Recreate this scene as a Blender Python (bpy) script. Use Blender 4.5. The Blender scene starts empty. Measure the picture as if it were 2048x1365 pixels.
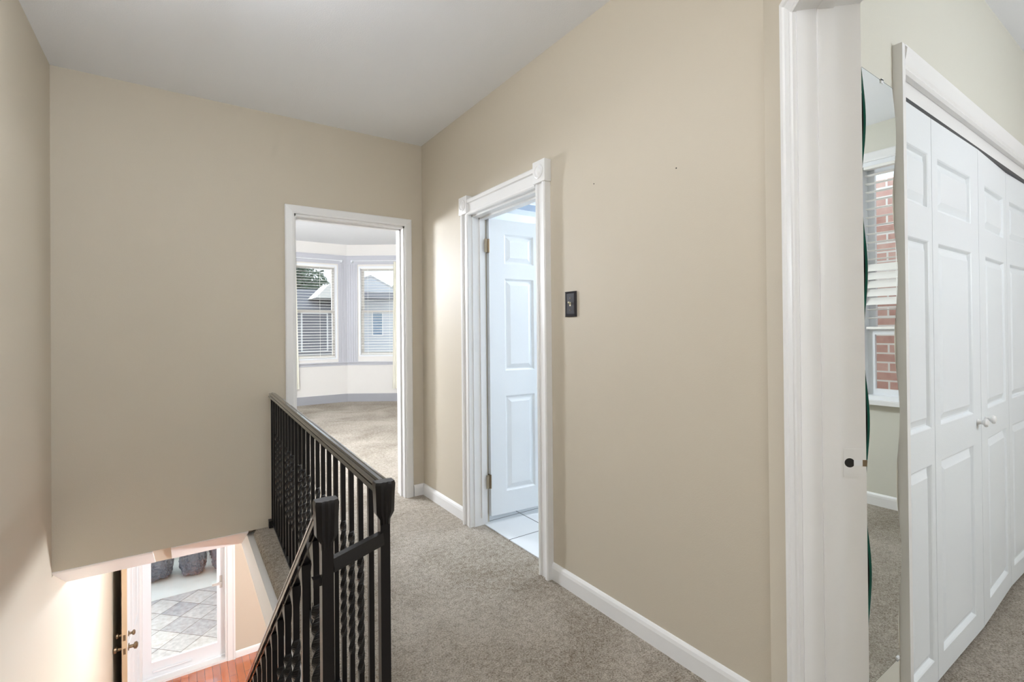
import bpy, bmesh, math, random
from mathutils import Vector, Matrix, noise
random.seed(7)
S = bpy.context.scene
COL = S.collection
PI = math.pi

# ------------------------------------------------------------------ camera
H = 1.3
YAW, PITCH, ROLL = math.radians(34.261), math.radians(-.314), math.radians(-.529)
R0 = Vector((math.cos(YAW), -math.sin(YAW), 0))
FW = Vector((math.sin(YAW)*math.cos(PITCH), math.cos(YAW)*math.cos(PITCH), -math.sin(PITCH)))
U0 = Vector((math.sin(YAW)*math.sin(PITCH), math.cos(YAW)*math.sin(PITCH), math.cos(PITCH)))
RT = R0*math.cos(ROLL) + U0*math.sin(ROLL)
UP = -R0*math.sin(ROLL) + U0*math.cos(ROLL)
cd = bpy.data.cameras.new('camera')
cd.sensor_fit = 'HORIZONTAL'; cd.sensor_width = 36; cd.lens = 978.36/2048*36
cd.shift_y = (655.98-682.5)/2048; cd.clip_start = .02; cd.clip_end = 300
cam = bpy.data.objects.new('camera', cd); COL.objects.link(cam)
cam.matrix_world = Matrix(((RT.x, UP.x, -FW.x, 0), (RT.y, UP.y, -FW.y, 0), (RT.z, UP.z, -FW.z, H), (0, 0, 0, 1)))
S.camera = cam

# ------------------------------------------------------------------ world, sun, exposure
S.view_settings.view_transform = 'Standard'; S.view_settings.look = 'None'
S.view_settings.gamma = 1; S.view_settings.use_curve_mapping = False
S.view_settings.exposure = 0.0
W = bpy.data.worlds.new('sky'); S.world = W; W.use_nodes = True
nt = W.node_tree; bg = nt.nodes['Background']
tc = nt.nodes.new('ShaderNodeTexCoord'); sx = nt.nodes.new('ShaderNodeSeparateXYZ')
rp = nt.nodes.new('ShaderNodeValToRGB')
rp.color_ramp.elements[0].position = .0; rp.color_ramp.elements[0].color = (.80, .84, .88, 1)
rp.color_ramp.elements[1].position = .8; rp.color_ramp.elements[1].color = (.72, .84, 1, 1)
nt.links.new(tc.outputs['Generated'], sx.inputs[0]); nt.links.new(sx.outputs['Z'], rp.inputs[0])
nt.links.new(rp.outputs[0], bg.inputs[0]); bg.inputs[1].default_value = 1.8
sd = bpy.data.lights.new('sun', 'SUN'); sd.energy = 7; sd.angle = math.radians(28); sd.color = (1, .98, .95)
sun = bpy.data.objects.new('sun', sd); COL.objects.link(sun)
sun.rotation_euler = Vector((.24, -1, -.24)).to_track_quat('-Z', 'Y').to_euler()
FILL_LAMP = dict(hall=62, stair=67, bed=275, bath=165, room=76, low=130, stand=560)     # emission strength of the added fill lamps

# ------------------------------------------------------------------ materials
def lin(c):
    def f(v):
        v /= 255
        return v/12.92 if v <= .04045 else ((v+.055)/1.055)**2.4
    return (f(c[0]), f(c[1]), f(c[2]), 1)
def mat(name, rgb, rough=.5, metal=0, bump=0, bscale=100, var=0, vscale=3, rgb2=None, spec=.5, coat=0, bdist=.01, warp=0):
    m = bpy.data.materials.new(name); m.use_nodes = True; n = m.node_tree; b = n.nodes['Principled BSDF']
    b.inputs['Base Color'].default_value = lin(rgb); b.inputs['Roughness'].default_value = rough
    b.inputs['Metallic'].default_value = metal; b.inputs['Specular IOR Level'].default_value = spec
    b.inputs['Coat Weight'].default_value = coat
    t = n.nodes.new('ShaderNodeTexCoord')
    if rgb2 is not None:
        z = n.nodes.new('ShaderNodeTexNoise'); z.inputs['Scale'].default_value = vscale; z.inputs['Detail'].default_value = 4
        n.links.new(t.outputs['Object'], z.inputs[0])
        r = n.nodes.new('ShaderNodeValToRGB'); r.color_ramp.elements[0].position = .5-var; r.color_ramp.elements[1].position = .5+var
        r.color_ramp.elements[0].color = lin(rgb2); r.color_ramp.elements[1].color = lin(rgb)
        n.links.new(z.outputs[0], r.inputs[0]); n.links.new(r.outputs[0], b.inputs['Base Color'])
    if bump:
        z = n.nodes.new('ShaderNodeTexNoise'); z.inputs['Scale'].default_value = bscale; z.inputs['Detail'].default_value = 3
        n.links.new(t.outputs['Object'], z.inputs[0])
        k = n.nodes.new('ShaderNodeBump'); k.inputs['Strength'].default_value = bump; k.inputs['Distance'].default_value = bdist; z.inputs['Distortion'].default_value = warp
        n.links.new(z.outputs[0], k.inputs['Height']); n.links.new(k.outputs[0], b.inputs['Normal'])
    return m
def brick(name, c1, c2, cm, bw, rh, mortar, offset=.5, rot=(0, 0, 0), rough=.6, bump=.3, loc=(0, 0, 0), noise_amt=0, spec=.5, bias=0):
    m = mat(name, c1, rough, spec=spec); n = m.node_tree; b = n.nodes['Principled BSDF']
    t = n.nodes.new('ShaderNodeTexCoord'); mp = n.nodes.new('ShaderNodeMapping')
    mp.inputs['Rotation'].default_value = rot; mp.inputs['Location'].default_value = loc
    k = n.nodes.new('ShaderNodeTexBrick'); k.offset = offset; k.inputs['Scale'].default_value = 1
    k.inputs['Color1'].default_value = lin(c1); k.inputs['Color2'].default_value = lin(c2); k.inputs['Mortar'].default_value = lin(cm)
    k.inputs['Mortar Size'].default_value = mortar; k.inputs['Brick Width'].default_value = bw; k.inputs['Row Height'].default_value = rh
    k.inputs['Mortar Smooth'].default_value = .1; k.inputs['Bias'].default_value = bias
    n.links.new(t.outputs['Object'], mp.inputs[0]); n.links.new(mp.outputs[0], k.inputs[0])
    out = k.outputs['Color']
    if noise_amt:
        z = n.nodes.new('ShaderNodeTexNoise'); z.inputs['Scale'].default_value = 14; z.inputs['Detail'].default_value = 6
        n.links.new(mp.outputs[0], z.inputs[0])
        mx = n.nodes.new('ShaderNodeMix'); mx.data_type = 'RGBA'; mx.blend_type = 'OVERLAY'; mx.inputs[0].default_value = noise_amt
        n.links.new(out, mx.inputs[6]); n.links.new(z.outputs[0], mx.inputs[7]); out = mx.outputs[2]
    n.links.new(out, b.inputs['Base Color'])
    if bump:
        bp = n.nodes.new('ShaderNodeBump'); bp.inputs['Strength'].default_value = bump; bp.inputs['Distance'].default_value = .006; bp.invert = True
        n.links.new(k.outputs['Fac'], bp.inputs['Height']); n.links.new(bp.outputs[0], b.inputs['Normal'])
    return m
def carpet_mat(name, a, d):
    m = mat(name, a, .95, spec=.1); n = m.node_tree; b = n.nodes['Principled BSDF']
    t = n.nodes.new('ShaderNodeTexCoord')
    def nz(s, det, rough=.6, dist=0):
        z = n.nodes.new('ShaderNodeTexNoise'); z.inputs['Scale'].default_value = s; z.inputs['Detail'].default_value = det
        z.inputs['Roughness'].default_value = rough; z.inputs['Distortion'].default_value = dist
        n.links.new(t.outputs['Object'], z.inputs[0]); return z
    big, mid, fine = nz(1.6, 5, .6, .4), nz(38, 5, .75, .4), nz(150, 3, .7)
    def ma(op, x, y):
        k = n.nodes.new('ShaderNodeMath'); k.operation = op
        for i, v in enumerate((x, y)):
            if isinstance(v, (int, float)): k.inputs[i].default_value = v
            else: n.links.new(v, k.inputs[i])
        return k.outputs[0]
    s = ma('ADD', ma('MULTIPLY', big.outputs[0], .34), ma('ADD', ma('MULTIPLY', mid.outputs[0], .42), ma('MULTIPLY', fine.outputs[0], .64)))
    r = n.nodes.new('ShaderNodeValToRGB'); r.color_ramp.elements[0].position = .56; r.color_ramp.elements[1].position = .82
    r.color_ramp.elements[0].color = lin(d); r.color_ramp.elements[1].color = lin(a)
    n.links.new(s, r.inputs[0]); n.links.new(r.outputs[0], b.inputs['Base Color'])
    bp = n.nodes.new('ShaderNodeBump'); bp.inputs['Strength'].default_value = .9; bp.inputs['Distance'].default_value = .012
    h = ma('ADD', fine.outputs[0], ma('MULTIPLY', mid.outputs[0], .8))
    n.links.new(h, bp.inputs['Height']); n.links.new(bp.outputs[0], b.inputs['Normal'])
    return m
def glass_mat(name, tint=(1, 1, 1, 1), refl=.06):
    m = bpy.data.materials.new(name); m.use_nodes = True; n = m.node_tree; n.nodes.clear()
    o = n.nodes.new('ShaderNodeOutputMaterial'); t = n.nodes.new('ShaderNodeBsdfTransparent'); t.inputs[0].default_value = tint
    g = n.nodes.new('ShaderNodeBsdfGlossy'); g.inputs['Roughness'].default_value = .02
    x = n.nodes.new('ShaderNodeMixShader'); x.inputs[0].default_value = refl
    n.links.new(t.outputs[0], x.inputs[1]); n.links.new(g.outputs[0], x.inputs[2]); n.links.new(x.outputs[0], o.inputs[0])
    return m
def emis(name, rgb, s):
    m = mat(name, rgb, .4); b = m.node_tree.nodes['Principled BSDF']
    b.inputs['Emission Color'].default_value = lin(rgb); b.inputs['Emission Strength'].default_value = s
    return m
M = {}
M['wall'] = mat('tan_wall_paint', (199, 189, 171), .55, bump=.06, bscale=260, spec=.3)
M['cream'] = mat('cream_wall_paint', (230, 226, 220), .6, bump=.05, bscale=220, spec=.3)
M['pale'] = mat('pale_sage_wall_paint', (214, 212, 200), .6, bump=.05, bscale=220, spec=.3)
M['bathw'] = mat('pale_blue_wall_paint', (222, 228, 232), .6, bump=.05, bscale=220)
M['ceil'] = mat('ceiling_paint', (238, 239, 241), .7, bump=.12, bscale=180, spec=.2)
M['white'] = mat('white_gloss_paint', (235, 234, 232), .35, bump=.03, bscale=40)
M['door'] = mat('white_door_paint', (232, 236, 238), .4, bump=.04, bscale=160)
M['shadetrim'] = mat('shaded_white_trim', (192, 192, 197), .4)  # white trim; the grey puts its backlit shade into the colour
M['shadebase'] = mat('shaded_baseboard', (156, 156, 160), .45)  # darker grey carries the backlit shade of the bay baseboard
M['carpet'] = carpet_mat('beige_carpet', (206, 197, 184), (122, 110, 94))
M['tile'] = brick('white_floor_tile', (222, 224, 225), (214, 217, 218), (110, 110, 110), .325, .325, .004, 0, rough=.25, bump=.2, loc=(-1.99, -2.52, 0))
M['slate'] = brick('mixed_slate_tile', (208, 202, 194), (168, 165, 164), (128, 122, 114), .36, .36, .006, 0, rot=(0, 0, PI/4), rough=.7, noise_amt=.5)
M['concrete'] = mat('pale_concrete', (238, 237, 228), .85, bump=.2, bscale=60, rgb2=(226, 223, 212), var=.2)
M['wood'] = brick('orange_floor_planks', (196, 100, 40), (164, 76, 28), (92, 42, 18), 1.1, .083, .002, .37, rot=(0, 0, PI/2), rough=.16, bump=.1, noise_amt=.12)
_b = M['wood'].node_tree.nodes['Principled BSDF']; _b.inputs['Coat Weight'].default_value = 1; _b.inputs['Coat IOR'].default_value = 2.0; _b.inputs['Coat Roughness'].default_value = .08
M['iron'] = mat('black_painted_iron', (15, 12, 13), .34, spec=.4, bump=.05, bscale=90)
M['ironrail'] = mat('glossy_black_handrail', (18, 16, 19), .14, spec=.8, coat=.4)
M['brick'] = brick('red_brick', (224, 184, 174), (202, 156, 146), (246, 243, 240), .22, .082, .008, .5, rot=(0, PI/2, -PI/2), rough=.85, noise_amt=.4)
M['mirror'] = mat('mirror_silver', (246, 250, 248), .0, metal=1)
M['mirroredge'] = mat('green_glass_edge', (28, 92, 78), .15)
M['glass'] = glass_mat('window_glass', (.97, .985, .98, 1))
M['blind'] = mat('white_blind_slat', (240, 238, 232), .4)
M['vinyl'] = mat('window_vinyl', (196, 190, 182), .4)
M['vinylw'] = mat('white_vinyl', (236, 238, 240), .3)
M['brass'] = mat('aged_metal', (150, 134, 112), .35, metal=1)
M['dark'] = mat('dark_hole', (20, 18, 16), .8)
M['switch'] = mat('black_switch_plate', (34, 32, 38), .3)
M['ivory'] = mat('ivory_plastic', (222, 214, 186), .35)
M['bag'] = mat('black_plastic_bag', (100, 100, 110), .3, spec=.9, bump=1, bscale=8, bdist=.03, warp=1.8)
M['curtain'] = mat('cream_curtain_cloth', (244, 240, 226), .9)
M['wooddk'] = mat('stained_door_edge', (196, 172, 140), .6)
M['bulb'] = None

# ------------------------------------------------------------------ mesh helpers
class MB:
    def __init__(s): s.bm = bmesh.new()
    def box(s, a, b, M4=None, bevel=0):
        vs = [s.bm.verts.new((x, y, z)) for x in (a[0], b[0]) for y in (a[1], b[1]) for z in (a[2], b[2])]
        fs = [s.bm.faces.new([vs[i] for i in q]) for q in ((0, 1, 3, 2), (4, 6, 7, 5), (0, 4, 5, 1), (2, 3, 7, 6), (0, 2, 6, 4), (1, 5, 7, 3))]
        if M4: bmesh.ops.transform(s.bm, matrix=M4, verts=vs)
        if bevel:
            es = list({e for f in fs for e in f.edges})
            bmesh.ops.bevel(s.bm, geom=es, offset=bevel, segments=2, affect='EDGES', profile=.6)
        return s
    def prism(s, prof, o, u, v, w, L, m0=0, m1=0):
        """profile points (a,b) -> o + a*u + b*v, extruded along w; m0,m1 shear the ends with a (mitres)"""
        o, u, v, w = Vector(o), Vector(u), Vector(v), Vector(w)
        A = [s.bm.verts.new(o+u*a+v*b+w*(m0*a)) for a, b in prof]
        B = [s.bm.verts.new(o+u*a+v*b+w*(L-m1*a)) for a, b in prof]
        n = len(prof)
        for i in range(n): s.bm.faces.new((A[i], A[(i+1) % n], B[(i+1) % n], B[i]))
        s.bm.faces.new(A[::-1]); s.bm.faces.new(B)
        return s
    def loft(s, rings, cap=True, close=True):
        R = [[s.bm.verts.new(p) for p in r] for r in rings]
        n = len(R[0])
        for a, b in zip(R, R[1:]):
            for i in range(n if close else n-1):
                s.bm.faces.new((a[i], a[(i+1) % n], b[(i+1) % n], b[i]))
        if cap: s.bm.faces.new(R[0][::-1]); s.bm.faces.new(R[-1])
        return s
    def cyl(s, p0, p1, r0, r1=None, seg=14):
        p0, p1 = Vector(p0), Vector(p1); r1 = r0 if r1 is None else r1
        w = (p1-p0).normalized(); u = w.orthogonal().normalized(); v = w.cross(u)
        rg = lambda p, r: [p+(u*math.cos(2*PI*i/seg)+v*math.sin(2*PI*i/seg))*r for i in range(seg)]
        return s.loft([rg(p0, r0), rg(p1, r1)])
    def lathe(s, o, w, prof, seg=20):
        o, w = Vector(o), Vector(w).normalized(); u = w.orthogonal().normalized(); v = w.cross(u)
        return s.loft([[o+w*h+(u*math.cos(2*PI*i/seg)+v*math.sin(2*PI*i/seg))*max(r, 1e-4) for i in range(seg)] for r, h in prof])
    def quad(s, *p):
        s.bm.faces.new([s.bm.verts.new(q) for q in p]); return s
    def build(s, name, m, parent=None, smooth=False):
        bmesh.ops.recalc_face_normals(s.bm, faces=s.bm.faces[:])
        me = bpy.data.meshes.new(name); s.bm.to_mesh(me); s.bm.free()
        if m is not None: me.materials.append(m)
        o = bpy.data.objects.new(name, me); COL.objects.link(o)
        if smooth:
            for p in me.polygons: p.use_smooth = True
            try: me.set_sharp_from_angle(angle=math.radians(38))
            except Exception: pass
        if parent is not None:
            o.parent = parent; o.matrix_parent_inverse = parent_world(parent).inverted()
        return o
def parent_world(o):
    m = o.matrix_basis.copy()
    if o.parent: m = parent_world(o.parent) @ o.matrix_parent_inverse @ m
    return m
def tag(o, label, cat, group=None, kind=None):
    if label: o['label'] = label
    if cat: o['category'] = cat
    if group: o['group'] = group
    if kind: o['kind'] = kind
    return o
def empty(name, loc, rz=0):
    o = bpy.data.objects.new(name, None); o.empty_display_size = .1; COL.objects.link(o)
    o.matrix_basis = Matrix.Translation(loc) @ Matrix.Rotation(rz, 4, 'Z')
    return o
def struct(o, label, cat): return tag(o, label, cat, kind='structure')
def boxes(name, m, lst, parent=None):
    b = MB()
    for a, c in lst: b.box(a, c)
    return b.build(name, m, parent)

XR, XL, YB, ZC = 1.613, -.58, 3.637, 2.784
ZL = -2.95                    # lower floor
YF = 7.364                    # lower front wall
D2 = Vector((1, 1, 0)).normalized(); N2 = Vector((1, -1, 0)).normalized()
A2 = Vector((XR, .865, 0))    # where the right wall turns 45 degrees

# ------------------------------------------------------------------ floors and ceilings
fl = MB()
fl.box((.434, 1.2, -.03), (1.685, 3.72, 0))
fl.box((XL-.1, 3.72, -.03), (4.3, 9.4, 0))
fl.box((XL-.1, -2.4, -.03), (1.70, 1.2, 0)); fl.box((1.70, -2.4, -.03), (4.3, 1.36, 0))
nose = [(0, 0)]+[(-.034*math.sin(a), -.034+.034*math.cos(a)) for a in [PI*i/8 for i in range(9)]]+[(0, -.068)]
fl.prism(nose, (.436, 1.2, 0), (1, 0, 0), (0, 0, 1), (0, 1, 0), YB-1.2)
struct(fl.build('floor', M['carpet'], smooth=True), 'beige wall-to-wall carpet of the landing and bedrooms', 'floor')
struct(boxes('floor_bathroom', M['tile'], [((1.685, 1.42, -.03), (3.8, 3.64, .006))]), 'white square floor tiles beyond the panelled bathroom door', 'floor')
struct(boxes('floor_lower', M['wood'], [((XL-.1, .9, ZL-.05), (4.3, YF+.02, ZL))]), 'glossy orange plank floor at the foot of the stairs', 'floor')
# floor slab of the upper storey = ceiling of the lower storey, with the sloped soffit over the stair
sb = MB()
sb.box((.426, 1.2, -.235), (4.3, 3.767, -.035))
sl = [(YB+.075, -.034), (4.08, -.235), (YF+.1, -.235), (YF+.1, -.034)]
sb.prism(sl, (XL-.1, 0, 0), (0, 1, 0), (0, 0, 1), (1, 0, 0), 4.3-XL+.1)
sb.box((XL-.1, -2.4, -.25), (4.3, 1.19, -.035))
struct(sb.build('ceiling_lower', M['wall']), 'painted underside of the upper floor above the front door', 'ceiling')
cl = MB(); cl.box((XL-.1, -2.4, ZC), (4.3, YB+.06, ZC+.1))
struct(cl.build('ceiling', M['ceil']), 'pale grey-white landing ceiling', 'ceiling')
struct(boxes('ceiling_bedroom', M['ceil'], [((XL-.1, YB+.07, 2.93), (4.3, 9.5, 3.03))]), 'white ceiling of the bay window bedroom', 'ceiling')

# ------------------------------------------------------------------ walls
struct(boxes('wall_left', M['wall'], [((XL-.12, -2.4, ZL), (XL, YB+.001, ZC)), ((XL-.12, YB+.001, ZL), (XL, YF+.15, -.03))]), 'tan wall running down along the stairs', 'wall')
wb = MB()
DX0, DX1, DZ = .655, 1.468, 2.123
wb.prism([(YB, 0), (YB+.13, -.058), (YB+.13, ZC), (YB, ZC)], (XL, 0, 0), (0, 1, 0), (0, 0, 1), (1, 0, 0), .40-XL); wb.box((.40, YB, -.001), (DX0, YB+.13, ZC)); bmesh.ops.remove_doubles(wb.bm, verts=wb.bm.verts[:], dist=1e-5); wb.box((DX1, YB, -.001), (XR+.12, YB+.13, ZC)); wb.box((DX0, YB, DZ), (DX1, YB+.13, ZC))
struct(wb.build('wall_back', M['wall']), 'tan wall with the bedroom doorway at the end of the landing', 'wall')
BY0, BY1, BZ = 2.082, 2.838, 2.068
wr = MB()
wr.box((XR, .865, -.001), (XR+.12, BY0, ZC)); wr.box((XR, BY1, -.001), (XR+.12, YB, ZC)); wr.box((XR, BY0, BZ), (XR+.12, BY1, ZC))
wall_right = struct(wr.build('wall_right', M['wall']), 'tan wall with the light switch and bathroom doorway', 'wall')
for py, pz in ((1.674, 1.985), (1.215, 1.93)):
    h = MB().cyl((XR-.0008, py, pz), (XR+.004, py, pz), .0028, seg=10).build('nail_hole', M['dark'], wall_right)
# diagonal wall with the doorway into the right hand room
JS0, JS1, JZ, JT = -.282, -1.06, 2.176, .158
def dp(s, n, z): return A2 + D2*s + N2*n + Vector((0, 0, z))
wd = MB()
def dbox(b, s0, s1, n0, n1, z0, z1):
    Mx = Matrix(((D2.x, N2.x, 0, A2.x), (D2.y, N2.y, 0, A2.y), (0, 0, 1, 0), (0, 0, 0, 1)))
    return b.box((s0, n0, z0), (s1, n1, z1), Mx)
wd.prism([(0, 0), (-.262, 0), (-.262, JT-.02), (-.115, JT-.02), (.0, .085)], A2, D2, N2, (0, 0, 1), ZC)
dbox(wd, JS1-.02, -.262, 0, JT-.02, JZ+.02, ZC); dbox(wd, JS1-.25, JS1-.02, 0, JT-.02, 0, ZC)
struct(wd.build('wall_diagonal', M['wall']), 'angled tan wall holding the open doorway on the right', 'wall')
e2 = dp(JS1-.25, 0, 0)
struct(boxes('wall_hall', M['wall'], [((e2.x, -2.3, 0), (e2.x+.12, e2.y+.02, ZC))]), 'tan landing wall beside the viewer', 'wall')
struct(boxes('wall_rear', M['wall'], [((XL-.1, -2.42, 0), (4.3, -2.3, ZC))]), 'tan wall behind the viewer', 'wall')
# room on the right: closet wall, window wall
CX0, CX1, CZ = 1.965, 3.93, 2.09
cw = MB()
cw.box((XR+.06, .615, 0), (CX0, .735, ZC)); cw.box((CX0, .615, 2.15), (CX1, .735, ZC)); cw.box((CX0, .662, 2.07), (CX1, .735, 2.15)); cw.box((CX1, .615, 0), (4.2, .735, ZC))
cw.box((CX0-.03, 1.30, 0), (CX1+.03, 1.36, ZC)); cw.box((CX0-.06, .735, 0), (CX0-.03, 1.36, ZC)); cw.box((CX1+.03, .735, 0), (CX1+.06, 1.36, ZC))
struct(cw.build('wall_closet', M['pale']), 'pale wall around the bifold closet doors', 'wall')
WY0, WY1, WZ0, WZ1 = -.40, .36, .77, 2.515
we = MB()
we.box((4.2, -2.4, 0), (4.34, WY0, ZC)); we.box((4.2, WY1, 0), (4.34, 1.4, ZC)); we.box((4.2, WY0, 0), (4.34, WY1, WZ0)); we.box((4.2, WY0, WZ1), (4.34, WY1, ZC))
struct(we.build('wall_window', M['pale']), 'pale wall with the window seen in the wavy mirror', 'wall')
# bathroom shell
struct(boxes('wall_bathroom', M['bathw'], [((XR+.121, 3.62, 0), (3.8, 3.7, 2.62)), ((3.7, 1.42, 0), (3.8, 3.62, 2.62)), ((XR+.121, 1.38, 0), (3.8, 1.46, 2.62))]), 'pale bathroom walls behind the open door', 'wall')
bc = MB()
BCZ = 2.35
bc.box((XR+.121, 1.4, BCZ), (3.8, 3.66, BCZ+.05))
struct(bc.build('ceiling_bathroom', M['bathw']), 'pale bathroom ceiling above the open door', 'ceiling')

r = empty('ceiling_panel', (2.65, 3.35, BCZ)); tag(r, 'blue-grey ceiling panel above the open bathroom door', 'ceiling panel')
MB().box((2.36, 3.265, BCZ-.006), (2.98, 3.445, BCZ-.0005)).build('panel', mat('blue_grey_panel', (150, 166, 186), .5), r)
b = MB(); b.box((2.345, 3.25, BCZ-.008), (2.36, 3.46, BCZ-.0005)); b.box((2.98, 3.25, BCZ-.008), (2.995, 3.46, BCZ-.0005)); b.box((2.36, 3.25, BCZ-.008), (2.98, 3.265, BCZ-.0005)); b.box((2.36, 3.445, BCZ-.008), (2.98, 3.46, BCZ-.0005))
b.build('frame', M['bathw'], r)

# bedroom shell with the bay
V = lambda x, y, z=0: Vector((x, y, z))
bay = [V(.1, 8.62), V(1.1, 9.29), V(2.6, 9.29), V(3.6, 8.62)]
struct(boxes('wall_bedroom', M['cream'], [((XL-.12, YB+.131, -.03), (XL, 8.74, 2.93)), ((4.2, YB+.131, -.03), (4.32, 8.74, 2.93)),
    ((XL, YB+.131, 0), (DX0, YB+.14, 2.93)), ((DX1, YB+.131, 0), (4.2, YB+.14, 2.93)), ((DX0, YB+.131, DZ), (DX1, YB+.14, 2.93)),
    ((XL, 8.62, -.03), (.1, 8.74, 2.93)), ((3.6, 8.62, -.03), (4.2, 8.74, 2.93))]), 'cream walls of the bedroom behind the doorway', 'wall')
def seg_matrix(p, q):
    d = (q-p).normalized(); n = Vector((-d.y, d.x, 0))      # n points outdoors
    return Matrix(((d.x, n.x, 0, p.x), (d.y, n.y, 0, p.y), (0, 0, 1, 0), (0, 0, 0, 1))), (q-p).length
WINS = [(.16, 1.03, .80, 2.535), (.30, 1.32, .80, 2.535), (.22, 1.04, .84, 2.525)]    # along, z in each bay side
bw = MB(); bt = MB(); bb = MB()
for (p, q), (a0, a1, z0, z1) in zip(zip(bay, bay[1:]), WINS):
    Mx, L = seg_matrix(p, q)
    for lo, hi in (((0, 0, -.25), (a0, .12, 2.93)), ((a1, 0, -.25), (L, .12, 2.93)), ((a0, 0, -.25), (a1, .12, z0)), ((a0, 0, z1), (a1, .12, 2.93))): bw.box(lo, hi, Mx)
    # trim: apron, stool, head band, casings, corner pilasters
    bt.box((0, -.012, .68), (L, 0, .725), Mx); bt.box((0, -.045, .725), (L, 0, .745), Mx)
    bt.box((0, -.022, 2.56), (L, 0, 2.70), Mx); bt.box((0, -.035, 2.70), (L, 0, 2.72), Mx)
    for e0, e1 in ((0, a0-.02), (a1+.02, L)):
        bt.box((e0, -.016, .745), (e1, 0, 2.56), Mx)
        k = e0+.01
        while k < e1-.02:
            bt.box((k, -.026, .745), (k+.022, -.016, 2.56), Mx); k += .045
    bb.box((0, -.018, 0), (L, 0, .148), Mx)
struct(bw.build('wall_bay', M['cream']), 'cream bay window walls of the bedroom', 'wall')
struct(bt.build('trim_1', M['shadetrim']), 'fluted white bay window trim, backlit shade in its colour', 'trim')
struct(bb.build('baseboard_bay', M['shadebase']), 'tall baseboard under the bay windows, backlit shade in its grey', 'baseboard')

# ------------------------------------------------------------------ trim of the landing
basep = [(0, 0), (.014, 0), (.014, .062), (.011, .076), (.005, .086), (0, .088)]
def base_run(b, p, q, n):
    p, q = Vector(p), Vector(q); d = q-p
    b.prism(basep, p, n, (0, 0, 1), d.normalized(), d.length)
b = MB(); base_run(b, (XR, .865, 0), (XR, 2.004, 0), (-1, 0, 0)); base_run(b, (XR, 2.95, 0), (XR, YB, 0), (-1, 0, 0))
struct(b.build('baseboard_right', M['white']), 'white baseboard along the light switch wall', 'baseboard')
b = MB(); base_run(b, (1.526, YB, 0), (XR, YB, 0), (0, -1, 0))
struct(b.build('baseboard_back', M['white']), 'short white baseboard beside the bedroom doorway', 'baseboard')
b = MB(); base_run(b, dp(0, 0, 0), dp(-.19, 0, 0), -N2)
struct(b.build('baseboard_diagonal', M['white']), 'white baseboard on the angled wall', 'baseboard')
b = MB(); base_run(b, (4.2, -2.3, 0), (4.2, .615, 0), (-1, 0, 0)); base_run(b, (1.68, .615, 0), (1.93, .615, 0), (0, -1, 0))
struct(b.build('baseboard_window', M['white']), 'white baseboard below the window in the mirror', 'baseboard')

# bedroom doorway trim: flat casing, jamb, stop, hinge leaf
t = MB()
cas = [(0, 0), (0, .018), (.012, .02), (.05, .014), (.058, .010), (.058, 0)]        # a: away from opening, b: out of wall
o0 = .005
t.prism(cas, (DX0+o0, YB, 0), (-1, 0, 0), (0, -1, 0), (0, 0, 1), DZ, m1=-1)
t.prism(cas, (DX1-o0, YB, 0), (1, 0, 0), (0, -1, 0), (0, 0, 1), DZ, m1=-1)
t.prism(cas, (DX0+o0, YB, DZ), (0, 0, 1), (0, -1, 0), (1, 0, 0), DX1-DX0-2*o0, m0=-1, m1=-1)
t.box((DX0, YB-.002, 0), (DX0+.016, YB+.145, DZ)); t.box((DX1-.016, YB-.002, 0), (DX1, YB+.145, DZ)); t.box((DX0, YB-.002, DZ-.016), (DX1, YB+.145, DZ))
t.box((DX0+.016, YB+.05, 0), (DX0+.027, YB+.085, DZ-.016)); t.box((DX1-.027, YB+.05, 0), (DX1-.016, YB+.085, DZ-.016)); t.box((DX0+.016, YB+.05, DZ-.027), (DX1-.016, YB+.085, DZ-.016))
tr = struct(t.build('trim_2', M['white']), 'white casing of the bedroom doorway', 'trim')
MB().box((DX0+.016, YB+.095, 1.80), (DX0+.019, YB+.13, 1.89)).build('hinge', M['brass'], tr)

# bathroom doorway trim: moulded legs and head, corner rosettes
t = MB()
leg = [(0, 0), (0, .030), (.006, .036), (.014, .036), (.018, .030), (.040, .028), (.062, .030), (.066, .040), (.082, .042), (.088, .036), (.088, 0)]
cx = XR
t.prism(leg, (cx, 2.088, 0), (0, -1, 0), (-1, 0, 0), (0, 0, 1), 2.085)
t.prism(leg, (cx, 2.832, 0), (0, 1, 0), (-1, 0, 0), (0, 0, 1), 2.085)
t.prism([(a*1.18, c) for a, c in leg], (cx, 2.09, 2.066), (0, 0, 1), (-1, 0, 0), (0, 1, 0), .75)
for c in (2.043, 2.880):
    t.box((cx-.045, c-.052, 2.078), (cx, c+.052, 2.195), bevel=.004)
    t.lathe((cx-.044, c, 2.137), (-1, 0, 0), [(.038, 0), (.038, .004), (.032, .007), (.027, .003), (.022, .003), (.016, .008), (.008, .011), (0, .011)], seg=24)
t.box((XR, BY0, 0), (XR+.125, BY0+.014, BZ)); t.box((XR, BY1-.014, 0), (XR+.10, BY1, BZ)); t.box((XR, BY0, BZ-.014), (XR+.125, BY1, BZ))
t.box((XR+.05, BY1-.026, .05), (XR+.085, BY1-.014, BZ-.014)); t.box((XR+.05, BY0+.014, 0), (XR+.085, BY0+.026, BZ-.014)); t.box((XR+.05, BY0, BZ-.026), (XR+.085, BY1, BZ-.014))
struct(t.build('trim_3', M['white'], smooth=True), 'moulded white bathroom door casing with corner rosettes', 'trim')

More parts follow.
